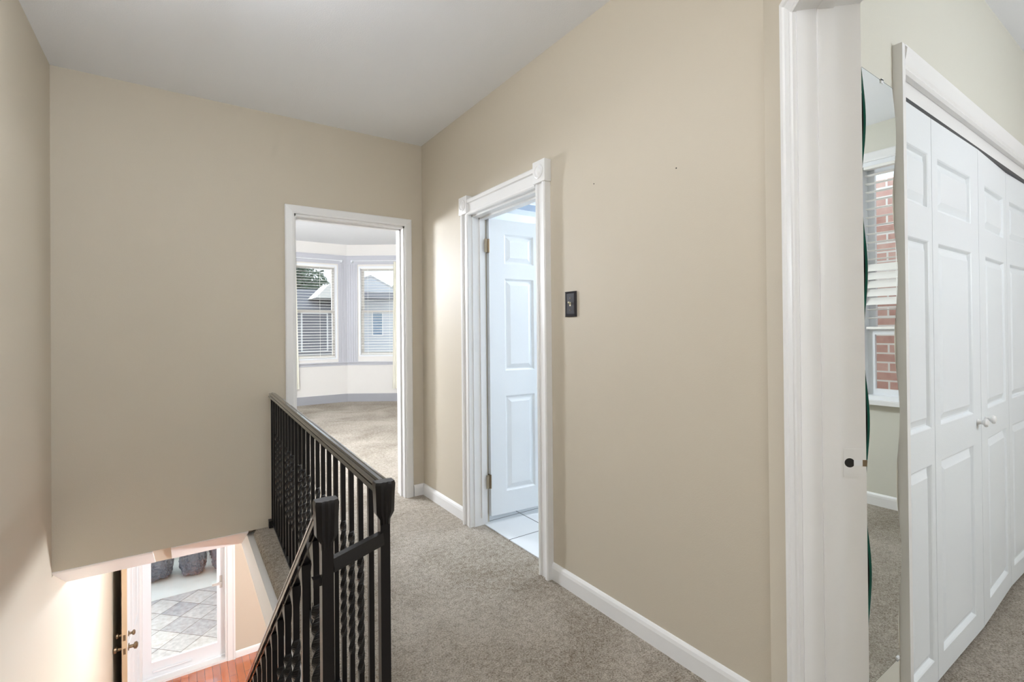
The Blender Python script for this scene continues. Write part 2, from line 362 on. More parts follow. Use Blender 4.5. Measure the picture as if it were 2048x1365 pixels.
# diagonal doorway trim: jamb, stop, casings both sides, strike plate
t = MB()
dbox(t, JS0, JS0+.02, 0, JT, 0, JZ+.02); dbox(t, JS1-.02, JS1, 0, JT, 0, JZ+.02); dbox(t, JS1, JS0, 0, JT, JZ, JZ+.02)
stp = [(.050, 0), (.050, .005), (.056, .008), (.062, .008), (.068, .010), (.088, .010), (.090, .0)]
t.prism(stp, dp(JS0, 0, 0), N2, -D2, (0, 0, 1), JZ); t.prism(stp, dp(JS1, 0, 0), N2, D2, (0, 0, 1), JZ)
t.prism(stp, dp(JS1, 0, JZ), N2, (0, 0, -1), D2, JS0-JS1)
dc = [(0, 0), (0, .010), (.006, .014), (.014, .011), (.018, .014), (.040, .017), (.044, .022), (.058, .024), (.062, .020), (.062, 0)]
t.prism(dc, dp(JS0+.004, 0, 0), D2, -N2, (0, 0, 1), JZ, m1=-1)
t.prism(dc, dp(JS1-.004, 0, 0), -D2, -N2, (0, 0, 1), JZ, m1=-1)
t.prism(dc, dp(JS1-.004, 0, JZ), (0, 0, 1), -N2, D2, JS0-JS1+.008, m0=-1, m1=-1)
t.prism([(0, 0), (0, .012), (.05, .012), (.05, 0)], dp(JS0+.004, JT-.02, 0), D2, N2, (0, 0, 1), JZ, m1=-1)
tr = struct(t.build('trim_4', M['white'], smooth=True), 'thick white casing and jamb of the nearest doorway', 'trim')
sp = MB()
dbox(sp, JS0-.0015, JS0, .103, .156, .895, .972)
spo = sp.build('strike_plate', M['white'], tr); spo['label'] = 'white painted strike plate with a round hole'
sh = MB(); c0 = dp(JS0-.0018, .117, .934); sh.cyl(c0, c0+D2*.004, .0125, seg=20)
sho = sh.build('latch_hole', M['dark'], spo)
sl_ = MB(); dbox(sl_, JS0-.0022, JS0-.0012, .127, .149, .927, .942); sl_.build('strike_lip', M['vinylw'], spo)
sl2 = MB(); dbox(sl2, JS0-.0024, JS0-.001, .148, JT+.001, .926, .943); sl2.build('strike_lip', M['brass'], spo)

# stairwell edge: fascia below the carpet nose, soffit strips on the slope
struct(boxes('trim_5', M['white'], [((.37, 1.2, -.235), (.425, 4.06, -.05))]), 'white fascia board below the carpeted stairwell edge', 'trim')
t = MB()
sd_ = Vector((0, .438, -.223)).normalized(); sn = Vector((0, -sd_.z, sd_.y)) * -1
for x0, x1 in ((XL, -.135), (-.045, .372)):
    t.prism([(0, 0), (.0, .004), (.02, .010), (.46, .014), (.490, .010), (.490, -.01)], (x0, YB+.004, -.002), sd_, sn, (1, 0, 0), x1-x0)
struct(t.build('trim_6', M['white']), 'cream sloping soffit strips under the back wall', 'trim')

# ------------------------------------------------------------------ panelled doors
def panel_slab(b, w, h, th, panels, both=True, prof=((0, 0), (.010, .008), (.014, .008), (.034, .001))):
    """slab: x 0..w, z 0..h, front at y=0 facing -y, back y=th; panels (x0,x1,z0,z1) are raised fields in a sunk moulding"""
    xs = sorted({0, w, *[p[0] for p in panels], *[p[1] for p in panels]}); zs = sorted({0, h, *[p[2] for p in panels], *[p[3] for p in panels]})
    for side in ((0, 1), (th, -1)):
        y0, sg = side
        for i in range(len(xs)-1):
            for j in range(len(zs)-1):
                mx, mz = (xs[i]+xs[i+1])/2, (zs[j]+zs[j+1])/2
                if any(p[0] < mx < p[1] and p[2] < mz < p[3] for p in panels): continue
                b.quad((xs[i], y0, zs[j]), (xs[i+1], y0, zs[j]), (xs[i+1], y0, zs[j+1]), (xs[i], y0, zs[j+1]))
        for x0, x1, z0, z1 in panels:
            rings = [[(x0+o, y0+sg*d, z0+o), (x1-o, y0+sg*d, z0+o), (x1-o, y0+sg*d, z1-o), (x0+o, y0+sg*d, z1-o)] for o, d in prof]
            b.loft(rings, cap=False); b.quad(*rings[-1])
    for q in (((0, 0, 0), (0, th, 0), (0, th, h), (0, 0, h)), ((w, 0, 0), (w, th, 0), (w, th, h), (w, 0, h)),
              ((0, 0, 0), (w, 0, 0), (w, th, 0), (0, th, 0)), ((0, 0, h), (w, 0, h), (w, th, h), (0, th, h))): b.quad(*q)
    bmesh.ops.remove_doubles(b.bm, verts=b.bm.verts[:], dist=1e-5)
    return b
def knob(name, p, d, m, parent, s=1.0):
    return MB().lathe(p, d, [(.007*s, 0), (.012*s, .001), (.009*s, .006*s), (.007*s, .012*s), (.009*s, .017*s), (.0155*s, .021*s), (.0165*s, .026*s), (.013*s, .031*s), (.005*s, .033*s), (0, .033*s)], seg=18).build(name, m, parent, smooth=True)
# bathroom door, opened into the bathroom
dr = empty('door_1', (XR+.108, BY1-.004, .055), math.radians(-4.2))
struct(dr, 'white six-panel bathroom door standing open', 'door')
b = panel_slab(MB(), .74, 2.0, .036, [(x0, x0+.235, z0, z1) for x0 in (.118, .400) for z0, z1 in ((.15, .80), (.97, 1.60), (1.70, 1.905))], prof=((0, 0), (.012, .011), (.018, .011), (.045, .001)))
o = b.build('leaf', M['door']); o.parent = dr; o.location = (.006, -.036, 0)
for z in (.19, 1.77):
    hb = MB(); hb.cyl((0, -.044, z), (0, -.044, z+.09), .006, seg=12); hb.box((0, -.038, z), (.004, -.008, z+.09)); hb.box((-.03, -.041, z), (0, -.039, z+.09))
    o = hb.build('hinge', M['brass'], None, smooth=True); o.parent = dr
# closet bifold doors: two pairs, two leaves each
pts = [Vector((1.968, .606, 0)), Vector((2.266, .606, 0)), Vector((2.832, .602, 0)), Vector((3.382, .618, 0)), Vector((3.92, .610, 0))]
for k in range(2):
    pr = empty('door_%d' % (2+k), pts[2*k] if k == 0 else pts[4])
    struct(pr, ('left pair of white panelled bifold closet doors, nearest the wavy mirror', 'right pair of white panelled bifold closet doors, farther from the mirror')[k], 'door')
    for i in (2*k, 2*k+1):
        p, q = pts[i], pts[i+1]; w = (q-p).length-.003; ang = math.atan2((q-p).y, (q-p).x)
        b = panel_slab(MB(), w, 2.04, .030, [((.03, .06, .11, .055)[i], w-(.035, .105, .06, .11)[i], z0, z1) for z0, z1 in ((.084, .788), (.918, 1.589), (1.707, 1.904))], prof=((0, 0), (.004, .003), (.010, .013), (.016, .013), (.042, .002)))
        bmesh.ops.transform(b.bm, matrix=Matrix.Translation((p.x, p.y, .018)) @ Matrix.Rotation(ang, 4, 'Z'), verts=b.bm.verts[:])
        lf = b.build('leaf', M['door'], pr)
        if i in (1, 2):
            d = (q-p).normalized(); n = Vector((d.y, -d.x, 0))
            kp = p+d*((w-.055) if i == 1 else .062)+Vector((0, 0, .897))
            knob('knob', kp, n, M['white'], lf, 1.1)
# closet trim: narrow side strips, moulded head, header board and track
t = MB()
t.box((1.937, .588, 0), (1.963, .616, 2.222)); t.box((1.963, .60, 0), (1.967, .70, 2.15))
t.box((CX1-.004, .60, 0), (CX1+.08, .616, 2.15))
hd = [(0, 0), (0, .018), (.008, .026), (.016, .022), (.024, .028), (.056, .034), (.070, .036), (.078, .030), (.084, .030), (.084, 0)]
t.prism([(a, c*.95) for a, c in hd], (1.962, .616, 2.140), (0, 0, 1), (0, -1, 0), (1, 0, 0), CX1+.09-1.962)
t.box((1.963, .617, 2.077), (CX1, .66, 2.15))
ct = struct(t.build('trim_7', M['white']), 'white casing around the bifold closet', 'trim')
MB().box((1.968, .609, 2.0595), (CX1, .66, 2.0765)).build('door_track', mat('dark_steel_track', (52, 54, 58), .45, metal=.3), ct)

# ------------------------------------------------------------------ windows
def sash_window(name, Mx, a0, a1, z0, z1, mid, label, frame_m, sash_m):
    """double hung window in an opening; local x along wall, y outdoors, z up"""
    r = empty(name, Mx @ Vector(((a0+a1)/2, .05, z0))); struct(r, label, 'window')
    f = MB()
    f.box((a0, .0, z0), (a0+.03, .115, z1), Mx); f.box((a1-.03, .0, z0), (a1, .115, z1), Mx); f.box((a0+.03, .001, z1-.03), (a1-.03, .114, z1), Mx); f.box((a0+.03, -.01, z0), (a1-.03, .114, z0+.03), Mx)
    f.build('frame', frame_m, r)
    for lo, hi, y in ((z0+.03, mid+.02, .055), (mid-.02, z1-.03, .085)):
        s = MB(); s.box((a0+.03, y, lo), (a0+.075, y+.03, hi), Mx); s.box((a1-.075, y, lo), (a1-.03, y+.03, hi), Mx)
        s.box((a0+.075, y+.001, lo), (a1-.075, y+.029, lo+.045), Mx); s.box((a0+.075, y+.001, hi-.04), (a1-.075, y+.029, hi), Mx)
        so = s.build('sash', sash_m, r)
        MB().box((a0+.07, y+.012, lo+.04), (a1-.07, y+.016, hi-.035), Mx).build('pane', M['glass'], so)
    return r
def blind(Mx, a0, a1, z0, z1, label, y=.03, tilt=10, stack=None, spacing=.05, width=.046):
    r = empty('window_blind', Mx @ Vector(((a0+a1)/2, y, z1))); tag(r, label, 'window blind')
    h = MB().box((a0, y-.025, z1-.045), (a1, y+.025, z1), Mx); h.build('headrail', M['blind'], r)
    s = MB(); z = z1-.045-spacing*.7
    while z > z0+.03:
        tt = tilt
        wd_ = width
        if stack and stack[0] < z < stack[1]: tt = 58; wd_ = .062
        a = math.radians(tt); c, sn_ = math.cos(a)*wd_/2, math.sin(a)*wd_/2
        s.prism([(-c, -sn_), (0, .003), (c, sn_), (c, sn_-.0022), (0, .0008), (-c, -sn_-.0022)], (Mx @ Vector((a0+.004, y, z))), (Mx.to_3x3() @ Vector((0, 1, 0))), (0, 0, 1), (Mx.to_3x3() @ Vector((1, 0, 0))), a1-a0-.008)
        z -= spacing
    s.build('slats', M['blind'], r)
    MB().box((a0+.004, y-.024, z0), (a1-.004, y+.024, z0+.018), Mx).build('bottom_rail', M['blind'], r)
    for f in (.18, .72):
        xx = a0+(a1-a0)*f
        MB().box((xx-.002, y-.027, z0+.01), (xx+.002, y-.025, z1-.03), Mx).build('ladder_cord', M['blind'], r)
    return r
bl = ['white slatted blind on the left angled bay window', 'white slatted blind before the dark roof and trees, centre of the bay', 'white slatted blind before the white gabled house, angled bay window']
wl = ['left angled bay window of the bedroom', 'centre bay window of the bedroom', 'right angled bay window with a cream curtain']
for i, ((p, q), (a0, a1, z0, z1)) in enumerate(zip(zip(bay, bay[1:]), WINS)):
    Mx, L = seg_matrix(p, q)
    if i == 0: pass
    sash_window('window_%d' % (i+1), Mx, a0, a1, z0, z1, 1.68, wl[i], M['vinylw'], M['vinyl'])
    blind(Mx, a0+.035, a1-.035, z0+.035, z1-.005, bl[i])
MxR = Matrix(((0, 1, 0, 4.2), (-1, 0, 0, WY1), (0, 0, 1, 0), (0, 0, 0, 1)))     # local x runs towards -Y, y outdoors (+X)
LW = WY1-WY0
sash_window('window_4', MxR, 0, LW, WZ0, WZ1, 1.265, 'window facing a brick wall, reflected in the mirror', M['vinylw'], M['vinylw'])
blind(MxR, .035, LW-.035, 1.285, WZ1-.005, 'half raised white blind reflected in the wavy mirror', tilt=-12, stack=(1.43, 1.76), spacing=.062, width=.030)
t = MB()
wc = [(0, 0), (0, .014), (.01, .018), (.055, .012), (.065, .012), (.065, 0)]
t.prism(wc, (4.2, WY0, WZ0), (0, -1, 0), (-1, 0, 0), (0, 0, 1), WZ1-WZ0, m1=-1); t.prism(wc, (4.2, WY1, WZ0), (0, 1, 0), (-1, 0, 0), (0, 0, 1), WZ1-WZ0, m1=-1)
t.prism(wc, (4.2, WY0, WZ1), (0, 0, 1), (-1, 0, 0), (0, 1, 0), LW, m0=-1, m1=-1)
t.box((4.13, WY0-.085, WZ0-.03), (4.2, WY1+.085, WZ0))
struct(t.build('trim_8', M['white']), 'white casing of the window in the mirror', 'trim')

# curtains and rods in the bay
def curtain(Mx, a0, a1, z0, z1, y, label):
    b = MB(); n = 48
    def prof(z):
        g = 1+.45*((z1-z)/(z1-z0))
        m = (a0+a1)/2
        return [Mx @ Vector((m+(a0+(a1-a0)*i/n-m)*g, y+.016*math.sin(i/n*PI*9)+.004*math.sin(i*1.7+z*2), z)) for i in range(n+1)]
    rows = [prof(z0+(z1-z0)*k/14) for k in range(15)]
    back = [[p+Mx.to_3x3() @ Vector((0, .003, 0)) for p in r] for r in rows]
    b.loft([r+bk[::-1] for r, bk in zip(rows, back)])
    return tag(b.build('curtain', M['curtain'], None, smooth=True), label, 'curtain')
def rod(Mx, a0, a1, z, y, label):
    r = empty('curtain_rod', Mx @ Vector(((a0+a1)/2, y, z))); tag(r, label, 'curtain rod')
    X3 = lambda a, yy, zz: Mx @ Vector((a, yy, zz))
    MB().cyl(X3(a0, y, z), X3(a1, y, z), .007).build('rod', M['vinylw'], r, smooth=True)
    for a in (a0+.02, a1-.02): MB().box((a-.012, y-.012, z-.03), (a+.012, 0-.022, z+.012), Mx).build('bracket', M['vinylw'], r)
Mc, Lc = seg_matrix(bay[1], bay[2]); Mr, Lr = seg_matrix(bay[2], bay[3])
curtain(Mr, .895, 1.05, .245, 2.60, -.085, 'cream curtain hanging at the right edge of the bay')
curtain(Mc, .40, .60, .30, 2.60, -.085, 'cream curtain at the left edge of the centre bay window')
rod(Mr, .10, 1.10, 2.615, -.085, 'white curtain rod over the right angled bay window')
rod(Mc, .25, 1.40, 2.615, -.085, 'white curtain rod over the centre bay window')

# ------------------------------------------------------------------ light switch
r = empty('light_switch', (XR, 1.842, 1.366)); tag(r, 'black light switch plate with an ivory toggle beside the bathroom door', 'light switch')
b = MB(); w, h = .041, .063
rg = lambda o, d: [(XR-d, 1.842-w+o, 1.428-h+o), (XR-d, 1.842+w-o, 1.428-h+o), (XR-d, 1.842+w-o, 1.428+h-o), (XR-d, 1.842-w+o, 1.428+h-o)]
b.loft([rg(0, 0), rg(0, .006), rg(.008, .010), rg(.010, .007), rg(.014, .0075)]); b.build('plate', M['switch'], r)
b = MB(); b.box((XR-.009, 1.837, 1.418), (XR-.005, 1.847, 1.438)); b.loft([[(XR-.006, 1.8385, 1.424), (XR-.006, 1.8455, 1.424), (XR-.006, 1.8455, 1.434), (XR-.006, 1.8385, 1.434)], [(XR-.022, 1.839, 1.433), (XR-.022, 1.845, 1.433), (XR-.020, 1.845, 1.440), (XR-.020, 1.839, 1.440)]])
b.build('toggle', M['ivory'], r)
for z in (1.398, 1.458): MB().cyl((XR-.007, 1.842, z), (XR-.0092, 1.842, z), .0028, seg=12).build('screw', M['brass'], r)

# ------------------------------------------------------------------ wavy mirror
r = empty('wall_mirror', (1.71, .58, .291)); tag(r, 'tall frameless wall mirror with wavy sides beside the closet', 'mirror')
KM = .9475
zz = [.291+(2.034-.291)*i/90 for i in range(91)]
wv = lambda z: .018*math.cos(2*PI*(z-1.034)/.431)
left = [(1.602+wv(z), z) for z in zz]; right = [(1.824+wv(z), z) for z in zz]
yb_, yf = .584, .578
b = MB(); b.loft([[(l[0], yf, l[1]), (q[0], yf, q[1]), (q[0], yf+.001, q[1]), (l[0], yf+.001, l[1])] for l, q in zip(left, right)])
b.build('glass', M['mirror'], r)
b = MB()
for pts_ in (left, right):
    b.loft([[(x-.001, yf+.0005, z), (x+.001, yf+.0005, z), (x+.001, yb_, z), (x-.001, yb_, z)] for x, z in pts_])
for z in (.290, 2.035): b.box((left[0][0]-.001, yf+.0005, z-.001), (right[0][0]+.001, yb_, z+.001))
o = b.build('edge', M['mirroredge'], r); o['label'] = 'green glass edge'
MB().box((1.64, yb_, .34), (1.79, .6145, 1.98)).build('backing', M['dark'], r)
for x, z in ((1.735, 2.036), (1.80, .289)):
    s_ = -1 if z > 1 else 1
    b = MB(); b.box((x-.008, .5755, z+(-.010 if z > 1 else -.003)), (x+.008, .5778, z+(.003 if z > 1 else .010))); b.box((x-.008, .5755, z-.0015), (x+.008, .615, z+.0015))
    b.build('clip', M['vinylw'], r)

# ------------------------------------------------------------------ landing railing (wrought iron)
def bar_mesh(z0, z1, t0=None, t1=None, s=.0075):
    rings = []; step = .006
    def ring(z, a): return [(s*1.4142*math.cos(a+PI/4+k*PI/2), s*1.4142*math.sin(a+PI/4+k*PI/2), z) for k in range(4)]
    if t0 is None: rings = [ring(z0, 0), ring(z1, 0)]
    else:
        rings = [ring(z0, 0), ring(t0, 0)]; n = int((t1-t0)/step)
        turns = round((t1-t0)/.040)*PI/2
        for i in range(1, n+1): rings.append(ring(t0+(t1-t0)*i/n, turns*i/n))
        rings.append(ring(z1, turns))
    return MB().loft(rings)
ra, rb = Vector((.452, 1.283, 0)), Vector((.517, 3.625, 0)); rd = (rb-ra).normalized(); rn = Vector((-rd.y, rd.x, 0)); RL = (rb-ra).length
rail = empty('stair_railing', ra, math.atan2(rd.y, rd.x)-PI/2)
tag(rail, 'black wrought iron railing with twisted balusters, along the landing edge and down the stairs', 'railing')
railp = [(-.010, 0), (-.010, .005), (-.022, .006), (-.025, .011), (-.022, .016), (-.015, .019), (-.015, .022), (-.021, .025), (-.021, .030), (-.013, .033), (-.008, .031), (-.005, .036), (.005, .036), (.008, .031), (.013, .033), (.021, .030), (.021, .025), (.015, .022), (.015, .019), (.022, .016), (.025, .011), (.022, .006), (.010, .005), (.010, 0)]
HT = .862
b = MB().prism(railp, ra-rd*.012+Vector((0, 0, HT)), rn*-1, (0, 0, 1), rd, RL+.012); b.build('handrail', M['ironrail'], rail, smooth=True)
def tongue(p, zt, fwd, name, parent, slope=0):
    """cast end cap: the rail profile turned down over the newel"""
    side = Vector((fwd.y, -fwd.x, 0)); rings = []
    for z, w, d in ((zt-.112, .0135, .0135), (zt-.098, .014, .015), (zt-.080, .024, .018), (zt-.030, .0255, .020), (zt-.006, .027, .021), (zt+.002, .025, .018)):
        ring = []
        for a, c in ((-1, -.6), (-.55, -1), (-.25, -.82), (0, -1), (.25, -.82), (.55, -1), (1, -.6), (1, .8), (0, 1), (-1, .8)):
            ring.append(p+side*(a*w)+fwd*(-c*d)*-1*1.0+Vector((0, 0, z)))
        rings.append(ring)
    return MB().loft(rings).build(name, M['iron'], parent, smooth=True)
MB().box((-.013, -.013, 0), (.013, .013, HT-.02), parent_world(rail)).build('newel_post', M['iron'], rail)
tongue(ra-rd*.004, HT+.037, rd, 'newel_cap', rail)
MB().box((-.011, -.011, 0), (.011, .011, HT+.002), Matrix.Translation(rb-rd*.014) @ Matrix.Rotation(math.atan2(rd.y, rd.x), 4, 'Z')).build('wall_post', M['iron'], rail)
bx = MB(); bx.prism([(-.011, .03), (-.011, .042), (.011, .042), (.011, .03)], ra, rn*-1, (0, 0, 1), rd, RL); bx.build('bottom_rail', M['iron'], rail)
sh = MB().box((-.03, -.05, .01), (.0, .0, .055), Matrix.Translation(rb-rd*.002) @ Matrix.Rotation(math.atan2(rd.y, rd.x)-PI/2, 4, 'Z')); sh.build('wall_bracket', M['iron'], rail)
plain = tw = None
for i in range(21):
    a = .5477+.1066*(i-4)
    if i % 4 == 0:
        if plain is None: o = plain = bar_mesh(.036, HT+.002).build('baluster', M['iron'])
        else: o = plain.copy(); COL.objects.link(o)
    else:
        if tw is None: o = tw = bar_mesh(.036, HT+.002, .255, .655).build('baluster', M['iron'], None, smooth=False)
        else: o = tw.copy(); COL.objects.link(o)
    o.parent = rail; o.location = (0, a, 0)
# short cross bar from the landing newel to the stair newel
n2 = Vector((.283, 1.195, 0))
cd_ = (n2-ra); cl_ = cd_.length; cd_.normalize(); cnn = Vector((-cd_.y, cd_.x, 0))
b = MB().prism([(-.013, .735), (-.013, .742), (-.009, .766), (.009, .766), (.013, .742), (.013, .735)], ra+cd_*.012, cnn, (0, 0, 1), cd_, cl_-.024); b.build('cross_bar', M['iron'], rail)

# stair railing going down
r2 = rail; RI = parent_world(rail).inverted()
SLP = .848; NZ = .895
ve = Vector((0, 1, -SLP)).normalized(); vn = Vector((0, SLP, 1)).normalized()
LRAIL = 4.3
MB().prism(railp, n2+Vector((0, .012, NZ-.045)), (1, 0, 0), vn, ve, LRAIL).build('handrail', M['ironrail'], r2, smooth=True)
MB().box((-.013, -.013, -.2), (.013, .013, NZ-.05), Matrix.Translation(n2)).build('newel_post', M['iron'], r2)
tongue(n2, NZ+.012, Vector((0, 1, 0)), 'newel_cap', r2)
MB().box((-.024, -.010, .715), (.0, .010, .732), Matrix.Translation(n2+Vector((-.008, 0, 0)))).build('wall_bracket', M['iron'], r2)
MB().prism([(-.011, 0), (-.011, .012), (.011, .012), (.011, 0)], n2+Vector((0, .012, NZ-.83)), (1, 0, 0), vn, ve, LRAIL).build('bottom_rail', M['iron'], r2)
for i in range(25):
    y = .105+.1345*i; zt = NZ-.04-SLP*y
    src = bar_mesh(-.76, 0, -.60, -.145, .009) if i % 4 != 1 else bar_mesh(-.76, 0, None, None, .009)
    if i == 0: tw2 = o = src.build('baluster', M['iron'])
    elif i == 1: pl2 = o = src.build('baluster', M['iron'])
    else: src.bm.free(); o = (pl2 if i % 4 == 1 else tw2).copy(); COL.objects.link(o)
    o.parent = r2; o.matrix_parent_inverse = RI; o.location = n2+Vector((0, y, zt))
    # flared collar under the rail
    if i == 0:
        col0 = MB().loft([[(sx_*.009, sy_*.009, -.05) for sx_, sy_ in ((-1, -1), (1, -1), (1, 1), (-1, 1))], [(sx_*.013, sy_*.02, .0-sy_*.02*SLP) for sx_, sy_ in ((-1, -1), (1, -1), (1, 1), (-1, 1))]]).build('collar', M['iron'])
        c = col0
    else: c = col0.copy(); COL.objects.link(c)
    c.parent = o
tb = empty('staircase', (-.1, 1.2, 0)); struct(tb, 'carpeted straight staircase going down to the front door', 'staircase')
for i in range(12):
    b = MB(); b.box((XL+.001, 1.2+.27*i, -.227*(i+1)-.06), (.395, 1.2+.27*(i+1)+.02, -.227*(i+1))); b.box((XL+.001, 1.2+.27*i-.012, -.227*(i+1)), (.395, 1.2+.27*i, -.227*i-.035))
    b.build('step', M['carpet'], tb)
MB().prism([(0, -.25), (0, -.5), (3.24, -2.949), (3.24, -2.72)], (.396, 1.2, 0), (0, 1, 0), (0, 0, 1), (1, 0, 0), .02).build('stringer', M['white'], tb)

# ------------------------------------------------------------------ lower hall: front wall, front door, storm door
FX0, FX1, FZ = -.40, .50, -.92
b = MB(); b.box((XL, YF, ZL), (FX0, YF+.15, -.03)); b.box((FX1, YF, ZL), (4.3, YF+.15, -.03)); b.box((FX0, YF, FZ), (FX1, YF+.15, -.03))
struct(b.build('wall_front', M['wall']), 'tan wall around the front door downstairs', 'wall')
struct(boxes('wall_lower', M['wall'], [((4.2, .9, ZL), (4.3, YF, -.03)), ((XL, .9, ZL), (4.3, 1.0, -.25))]), 'tan walls of the lower room', 'wall')
t = MB()
fc = [(0, 0), (0, .012), (.008, .02), (.06, .022), (.075, .030), (.092, .030), (.092, 0)]
t.prism(fc, (FX1, YF, ZL), (1, 0, 0), (0, -1, 0), (0, 0, 1), FZ-ZL, m1=-1); t.prism(fc, (FX0, YF, ZL), (-1, 0, 0), (0, -1, 0), (0, 0, 1), FZ-ZL, m1=-1)
t.prism(fc, (FX0, YF, FZ), (0, 0, 1), (0, -1, 0), (1, 0, 0), FX1-FX0, m0=-1, m1=-1)
t.box((FX0, YF-.01, ZL), (FX1, YF+.15, ZL+.03)); t.box((FX0, YF, ZL), (FX0+.02, YF+.15, FZ)); t.box((FX1-.02, YF, ZL), (FX1, YF+.15, FZ)); t.box((FX0, YF, FZ-.02), (FX1, YF+.15, FZ))
struct(t.build('trim_9', M['white']), 'white casing and sill of the front door', 'trim')
b = MB(); base_run(b, (FX1+.095, YF, ZL), (4.2, YF, ZL), (0, -1, 0)); b2 = b
struct(b.build('baseboard_front', M['white']), 'white baseboard right of the front door downstairs', 'baseboard')
# storm door
r = empty('door_4', ((FX0+FX1)/2, YF+.11, ZL)); struct(r, 'white storm door with a full glass panel', 'door')
b = MB(); y0, y1 = YF+.10, YF+.13
b.box((FX0+.02, y0, ZL+.035), (FX0+.105, y1, FZ-.02)); b.box((FX1-.105, y0, ZL+.035), (FX1-.02, y1, FZ-.02)); b.box((FX0+.105, y0, ZL+.035), (FX1-.105, y1, ZL+.22)); b.box((FX0+.105, y0, FZ-.12), (FX1-.105, y1, FZ-.02))
b.box((FX0+.105, y0-.008, ZL+.20), (FX1-.105, y0, ZL+.225)); b.box((FX0+.02, y0-.012, ZL+.03), (FX1-.02, y0, ZL+.05))
b.build('frame', M['vinylw'], r)
MB().box((FX0+.10, y0+.012, ZL+.21), (FX1-.10, y0+.017, FZ-.11)).build('glass_panel', M['glass'], r)
b = MB(); b.box((FX1-.075, y0-.006, ZL+.92), (FX1-.045, y0, ZL+1.08)); b.box((FX1-.068, y0-.03, ZL+.98), (FX1-.052, y0-.006, ZL+1.0)); b.box((FX1-.16, y0-.036, ZL+.975), (FX1-.05, y0-.026, ZL+1.005))
b.build('handle', M['vinyl'], r)
MB().cyl((FX0+.12, y0-.02, ZL+.115), (FX0+.52, y0-.02, ZL+.115), .012).build('door_closer', M['vinylw'], r, smooth=True)
# front door leaf, swung in against the left wall
hx, hy = FX0-.002, YF-.03; ang = math.atan2(-.86, -.055)
r = empty('door_5', (hx, hy, ZL+.012), ang); struct(r, 'white front door standing open against the left wall', 'door')
b = panel_slab(MB(), .86, 2.0, .045, [(x0, x0+.27, z0, z1) for x0 in (.12, .47) for z0, z1 in ((.2, .80), (.95, 1.85))])
lf = b.build('leaf', M['door']); lf.parent = r; lf.location = (0, -.045, 0)
b = MB().box((.8605, -.045, 0), (.864, 0, 2.0)); o = b.build('latch_edge', M['wooddk']); o.parent = r
for z, s in ((.95, 1.5), (1.09, 1.1)):
    for d, y in (((0, -1, 0), -.045), ((0, 1, 0), 0)):
        k = MB().lathe((.79, y, z), d, [(.03*s*.8, 0), (.03*s*.8, .006), (.011*s, .010), (.011*s, .028*s), (.022*s, .034*s), (.024*s, .046*s), (.014*s, .054*s), (0, .055*s)], seg=16).build('knob', M['brass'], None, smooth=True)
        k.parent = r
    b = MB().box((.8635, -.033, z-.03), (.866, -.012, z+.03)); o = b.build('latch_plate', M['brass']); o.parent = r

# ------------------------------------------------------------------ porch and street
ZP = -3.07
struct(boxes('porch_floor', M['slate'], [((-2.6, YF+.15, ZP-.3), (4.3, 9.95, ZP))]), 'diagonal slate tile porch floor outside the front door', 'floor')
struct(boxes('porch_edge', M['concrete'], [((-2.6, 9.95, ZP-.3), (4.3, 11.5, ZP+.001))]), 'pale concrete strip where the rubbish bags lie', 'floor')
struct(boxes('ground', mat('grey_asphalt', (120, 120, 120), .9, bump=.3, bscale=30), [((-60, 11.5, -4.0), (80, 120, -3.9))]), 'grey street in front of the house', 'ground')
def bag(x, y, sx_, sy_, sz_, seed, label):
    b = MB(); bmesh.ops.create_icosphere(b.bm, subdivisions=6, radius=1)
    for v in b.bm.verts:
        c = v.co.copy(); q = Vector((seed*3.1, seed*1.7, 0))
        pw = lambda t, e: math.copysign(abs(t)**e, t)
        p = Vector((pw(c.x, .72), pw(c.y, .72), pw(c.z, .8)))
        if p.z < -.72: p.z = -.72-.08*(abs(p.z)-.72)
        top = max(0, p.z-.45); p.x *= 1-.75*top; p.y *= 1-.75*top
        d = .10*noise.noise(c*2.2+q)
        rdg = 1-abs(noise.noise(Vector((c.x*3+c.z*4, c.y*3, c.z*2.5))*1.5+q))*2
        rd2 = 1-abs(noise.noise(Vector((c.x*6, c.y*6-c.z*5, c.z*4))*1.3+q*2))*2
        d += .085*max(0, rdg)**3+.05*max(0, rd2)**2+.02*noise.noise(c*14+q)
        p += c*d
        v.co = Vector((x+p.x*sx_, y+p.y*sy_, ZP+.002+(p.z+.80)*sz_))
    zmin = min(v.co.z for v in b.bm.verts)
    for v in b.bm.verts: v.co.z += ZP+.003-zmin
    o = b.build('trash_bag', M['bag'], None, smooth=True)
    for p in o.data.polygons: p.use_smooth = True
    return tag(o, label, 'trash bag', 'black rubbish bags on the porch')
b1 = bag(-.34, 10.86, .235, .27, .30, 1, 'leftmost black trash bag, with blue and orange scraps at its top')
bag(.20, 10.74, .20, .26, .40, 2, 'middle black trash bag seen through the storm door')
bag(.70, 10.60, .21, .23, .34, 3, 'rightmost black trash bag beside the storm door frame')
bag(.66, 11.22, .20, .15, .52, 5, 'black trash bag behind the rightmost bag')
for (dx, dy, dz), rgb, nm in (((-.02, -.16, .46), (196, 120, 70), 'paper_scrap'), ((.10, -.17, .45), (70, 130, 190), 'ribbon_scrap')):
    b = MB()
    for k in range(3): b.box((-.03, -.003, -.016), (.03, .003, .016), Matrix.Translation((-.34+dx, 10.86+dy, ZP+dz-.01)) @ Matrix.Rotation(.7*k, 4, 'Y') @ Matrix.Rotation(.5*k-.4, 4, 'X'))
    b.build(nm, mat(nm, rgb, .5), b1)
struct(boxes('porch_wall', M['concrete'], [((-2.6, 11.5, ZP-.6), (4.3, 11.62, ZP+.62))]), 'low porch wall behind the bags', 'wall')
